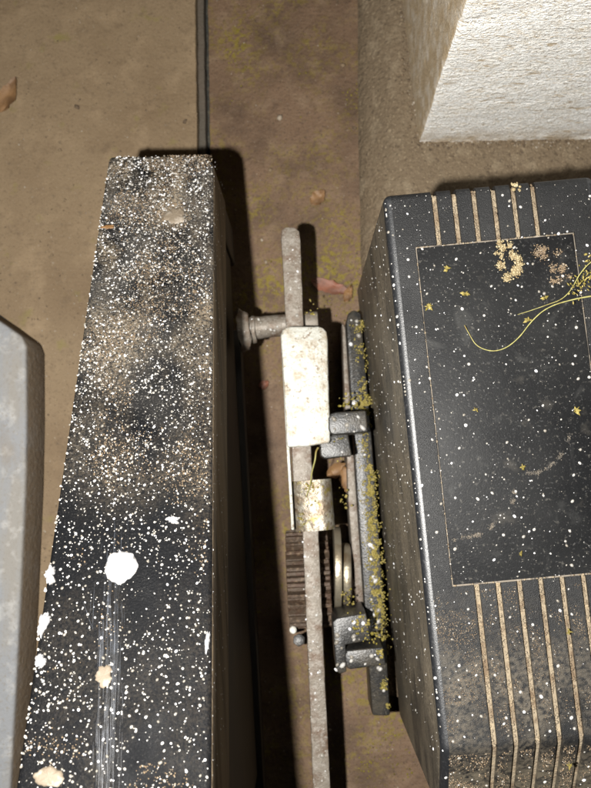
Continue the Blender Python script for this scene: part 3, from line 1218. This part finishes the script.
# lower arm: bracket with an inner tongue
b = pxpoly([(332.5, 622), (337, 618), (366, 613), (371, 640), (345.5, 645), (346.5, 672), (340, 674), (336, 671)], 0.130, 0.07, .0011, 3)
obj('bracket', b, ARM, motor)
b = pxpoly([(344.5, 655), (347, 650.5), (383, 647), (386, 665), (350, 669.5), (346, 667)], 0.134, 0.08, .0013, 3)
obj('bracket_tongue', b, ARM, motor)
# shaft, washers
zs = 0.05
b = cyl(at(322, 585, zs), at(376, 583, zs), .011, 20)
obj('shaft', b, GEAR, motor)
b = cyl(at(333.5, 568, .056), at(340.5, 568, .056), .040, 40, bev=.0012)
obj('washer', b, BRASS, motor)
b = cyl(at(341.5, 574, .056), at(350.5, 574, .056), .030, 36, bev=.003)
obj('boss', b, BRASS, motor)
# pinion gear: toothed wheel seen edge-on
gc0, gc1 = at(288, 579, zs), at(329.5, 577, zs)
gd = (gc1 - gc0).normalized()
gy = gd.cross(UP).normalized()
b = bmesh.new()
NT = 28
ring0, ring1 = [], []
for k in range(NT):
    for da, rr in ((-.30, .0385), (-.17, .0475), (.17, .0475), (.30, .0385)):
        a = 2 * math.pi * (k + da) / NT
        q = gy * (rr * math.cos(a)) + UP * (rr * math.sin(a))
        ring0.append(b.verts.new(gc0 + q))
        ring1.append(b.verts.new(gc1 + q))
m_ = len(ring0)
for k in range(m_):
    b.faces.new((ring0[k], ring0[(k + 1) % m_], ring1[(k + 1) % m_], ring1[k]))
b.faces.new(ring0)
b.faces.new(list(reversed(ring1)))
bmesh.ops.recalc_face_normals(b, faces=b.faces)
bevel(b, .0006, 1, 25)
for v in b.verts: v.co += noise.noise_vector(v.co * 120) * .0006
obj('pinion_gear', b, GEAR, motor)
# moss along the flange and on the arms
it = []
for _ in range(13000):
    y = random.uniform(320, 690)
    t = (y - 320) / 370
    x = 358 + 26.5 * t + random.gauss(0, 3.8)
    w = .1 + .7 * noise.noise(Vector((x * .09, y * .07, 4))) + (.7 if 395 < y < 415 else 0) + (.55 if 465 < y < 640 else 0) + .5 * noise.noise(Vector((y * .05, x * .1, 0)))
    if random.random() > w or noise.noise(Vector((x * .22, y * .2, 9))) < random.uniform(-.25, .12): continue
    it.append((at(x, y, .0852), random.uniform(.0003, .0009)))
for cx, cy, n_, s, z in ((350, 402, 40, 5, .10), (340, 432, 10, 6, .13), (362, 625, 40, 7, .1305), (372, 640, 20, 4, .13), (341, 500, 14, 4, .07), (381, 655, 16, 3, .135), (347, 598, 20, 4, .09),
                         (388, 706, 8, 2, .086), (340, 458, 8, 4, .12)):
    for _ in range(n_):
        it.append((at(cx + random.gauss(0, s), cy + random.gauss(0, s), z), random.uniform(.0005, .0015)))
V, Fc = lumps(it)
pymesh('moss_crumbs', V, Fc, MOSS, motor, kind='stuff')
it = []
for x0, x1, y0, y1, z, n_ in ((334, 364, 414, 432, .1462, 9), (324, 346, 437, 455, .1282, 3), (349, 382, 651, 666, .1342, 9), (335, 345, 620, 670, .1302, 8), (347, 366, 616, 640, .1302, 6)):
    for _ in range(n_):
        it.append((at(random.uniform(x0, x1), random.uniform(y0, y1), z), UP, size_px(.68, .8, 3.0, 1.6), .6))
for _ in range(40):
    y = random.uniform(318, 710)
    it.append((at(352 + 28 * (y - 320) / 390 + random.uniform(-4, 6), y, .0852), UP, size_px(.73, .8, 2.8, 1.8), .6))
V, Fc = domes(it)
pymesh('arm_speckles', V, Fc, SPECK, motor, kind='stuff')

# ================================================================== LITTER ON THE MOTOR
LID = (L(0, 0, zt - .0003), UP)


def litter(name, label, cat, px, py, n_, s, mat, z, rr=(.0006, .0016), flat=True, group=None, tall=.0):
    c = at(px, py, z)
    it = []
    hubs = [(random.gauss(0, s * .9), random.gauss(0, s * .9)) for _ in range(9)]
    for _ in range(n_):
        h = random.choice(hubs)
        x, y = h[0] + random.gauss(0, s * .32), h[1] + random.gauss(0, s * .32)
        it.append((at(px + x, py + y, z) + Vector((0, 0, .0004 + random.random() * tall)), random.uniform(*rr)))
    V, Fc = lumps(it)
    o = pymesh(name, V, Fc, mat, None, c)
    return tag(o, label, cat, group)


litter('lichen_clump', 'large beige lichen clump at the upper edge of the motor lid', 'lichen', 513, 266, 760, 6.2, LICHEN, zt, (.00025, .0008), tall=.0014)
litter('lichen_clump', 'brown dirty clump stuck over the slots just above the big lichen clump', 'lichen', 503, 249, 240, 4.6, LICHEN, zt, (.0002, .0008), tall=.001)
litter('lichen_clump', 'thin brown lichen patch right of the big clump under the last slots', 'lichen', 545, 254, 260, 6.0, GRIT, zt, (.0002, .0006))
litter('lichen_clump', 'faint tan lichen patch near the right edge of the motor lid', 'lichen', 561, 272, 300, 6.0, GRIT, zt, (.0002, .0006))
litter('dirt_crumb', 'tiny brown crumb on the far top edge of the motor cover', 'crumb', 517, 187, 14, 2.6, LICHEN, zt, (.0006, .0014), tall=.001)


def star(px, py, r, label, k=7, seed=0):
    rnd = random.Random(seed)
    c = at(px, py, zt)
    b = bmesh.new()
    sc = .5 / F
    for j in range(k):
        a = 2 * math.pi * j / k + rnd.uniform(-.3, .3)
        ln = r * sc * rnd.uniform(.25, 1.1)
        d = Vector((math.cos(a), math.sin(a), 0))
        s = Vector((-d.y, d.x, 0)) * (ln * rnd.uniform(.10, .30))
        base, mid, tip = c + Vector((0, 0, .0004)), c + d * ln * .5 + Vector((0, 0, .0016)), c + d * ln + Vector((0, 0, rnd.uniform(.0004, .002)))
        v = [b.verts.new(x) for x in (base - s * .5, base + s * .5, mid + s, tip, mid - s, mid + Vector((0, 0, .0006)))]
        for q in ((0, 1, 5), (1, 2, 5), (2, 3, 5), (3, 4, 5), (4, 0, 5)):
            b.faces.new([v[i] for i in q])
    me = obj('moss_sprig', b, MOSS, None, loc=c)
    return tag(me, label, 'moss', 'tiny moss sprigs scattered on the motor lid')


for i, (x, y, r, lb) in enumerate((
        (447, 269, 5, 'tiny yellow moss star on the upper left of the motor lid, above the two others'),
        (465, 294, 5.5, 'tiny yellow moss star left of the curved stem start on the lid'),
        (428, 307, 5.5, 'tiny yellow moss star at the left edge of the motor lid'),
        (528, 320, 7, 'yellow moss tuft caught on the curved plant stem'),
        (545, 298, 6, 'yellow moss tuft where the two stems meet'),
        (575, 411, 6, 'bright yellow moss star alone on the right half of the lid'),
        (522, 467, 4, 'small tan moss star at the start of the dried trail'),
        (476, 410, 4, 'small orange brown moss star on the left of the lid centre'),
        (568, 631, 4.5, 'yellow moss bit lying across a lower slot'),
        (569, 765, 5, 'yellow moss star on the sloped front of the motor'),
        (520, 553, 3.5, 'tiny tan moss bit near the lower edge of the lid'))):
    star(x, y, r, lb, 7 + i % 3, i)

# plant stem lying on the lid
c0 = at(540, 315, zt)
stem = thing('plant_stem', 'thin yellow green plant stem with side twig lying curved on the motor lid', 'plant stem', c0)


def lift(pts, hs):
    return [at(x, y, zt) + Vector((0, 0, h)) for (x, y), h in zip(pts, hs)]


mp = [(463.5, 326), (468, 333), (475, 344), (484, 349.5), (495, 351), (507, 347), (519, 337), (530, 323), (541, 312.5), (553, 306), (566, 302), (580, 299), (600, 296)]
V, Fc = tube(spline(lift(mp, [.003, .0015, .001, .001, .001, .001, .0012, .002, .003, .003, .003, .004, .004]), 7), lambda t: (.00024 + .00026 * t) * random.uniform(.8, 1.2), 6)
pymesh('stem', V, Fc, STEM, stem)
mp = [(517, 315), (530, 311), (545, 306), (560, 300), (570, 290), (577, 277), (586, 266), (598, 258)]
V, Fc = tube(spline(lift(mp, [.0012, .0015, .003, .003, .003, .004, .005, .006]), 7), lambda t: (.0002 + .00022 * t) * random.uniform(.75, 1.25), 6)
pymesh('twig', V, Fc, STEM, stem)
V, Fc = [], []
rnd = random.Random(4)
for _ in range(95):
    t = rnd.random()
    x, y = 573 + 22 * t + rnd.gauss(0, 4), 292 - 30 * t + rnd.gauss(0, 6)
    p = at(x, y, zt) + Vector((0, 0, rnd.uniform(.001, .006)))
    d = Vector((rnd.uniform(-1, 1), rnd.uniform(-1, 1), rnd.uniform(-.1, .6))).normalized() * rnd.uniform(.0012, .0032)
    s = d.cross(UP).normalized() * (.0005)
    k = len(V)
    V += [p, p + d * .5 + s, p + d, p + d * .5 - s]
    Fc.append((k, k + 1, k + 2, k + 3))
pymesh('leaflets', V, Fc, MOSS, stem, kind='stuff', smooth=False)
# grass blade over the cap and clip
c0 = at(315, 465, .14)
V, Fc = tube(spline([at(318, 448, .143), at(316, 452, .146), at(315, 460, .146), at(312, 472, .14), at(310, 485, .134), at(306, 497, .133)], 6), lambda t: .0009 - .0005 * t, 6)
o = pymesh('grass_blade', V, Fc, STEM, None, c0)
tag(o, 'thin yellow grass blade hanging from the bright cap to the clip', 'grass blade')


# ================================================================== FALLEN LEAVES
def leaf(label, px, py, z, ln, wd, ang, mat, curl=.25, seed=0, group=None):
    rnd = random.Random(seed)
    c = at(px, py, z)
    b = bmesh.new()
    d = Vector((math.cos(ang), math.sin(ang), 0))
    s = Vector((-d.y, d.x, 0))
    NA, NB = 12, 6
    g = []
    for i in range(NA + 1):
        t = i / NA
        w = wd * math.sin(math.pi * t ** .8) ** .8 * .5 + .0004
        row = []
        for j in range(NB + 1):
            q = j / NB * 2 - 1
            h = curl * (abs(q) ** 1.5 * w * .8 + ln * .5 * (t - .5) ** 2) + .0016 * noise.noise(Vector((t * 6, q * 3, seed))) + (.0006 if j == NB // 2 else 0)
            row.append(b.verts.new(c + d * (ln * (t - .5)) + s * (q * w * (1 + .35 * noise.noise(Vector((t * 9, q * 1.5, seed))) + .2 * noise.noise(Vector((t * 26, q * 3, seed))))) + Vector((0, 0, h + .0006))))
        g.append(row)
    fs = []
    for i in range(NA):
        for j in range(NB):
            fs.append(b.faces.new((g[i][j], g[i + 1][j], g[i + 1][j + 1], g[i][j + 1])))
    bmesh.ops.recalc_face_normals(b, faces=b.faces)
    bmesh.ops.solidify(b, geom=b.faces[:], thickness=-.0003)
    o = obj('fallen_leaf', b, mat, None, loc=c)
    return tag(o, label, 'leaf', group)


leaf('reddish pointed dry leaf lying on mossy paving between bar and motor', 331, 287, .002, .046, .015, R(-18), LEAF_RED, .3, 2)
leaf('small orange leaf tucked beside the far end of the motor flange', 348, 294, .004, .020, .009, R(70), LEAF_OR, .4, 3)
leaf('tan curled leaf on the paving at the left edge', 9, 96, .002, .044, .017, R(70), LEAF_TAN, .5, 4)
leaf('small tan leaf on the mossy paving above the tip of the long bar', 318, 198, .002, .022, .014, R(50), LEAF_TAN, .4, 5)
leaf('curled tan leaf down in the hole below the upper lug', 338, 470, .03, .026, .014, R(28), LEAF_TAN, .9, 6)
leaf('orange brown leaf standing against the flange under the upper lug', 347, 480, .045, .030, .014, R(105), LEAF_OR, .4, 7)
leaf('small pale pink leaf scrap on the paving below the pin', 264, 385, .002, .012, .008, R(40), LEAF_RED, .5, 8)
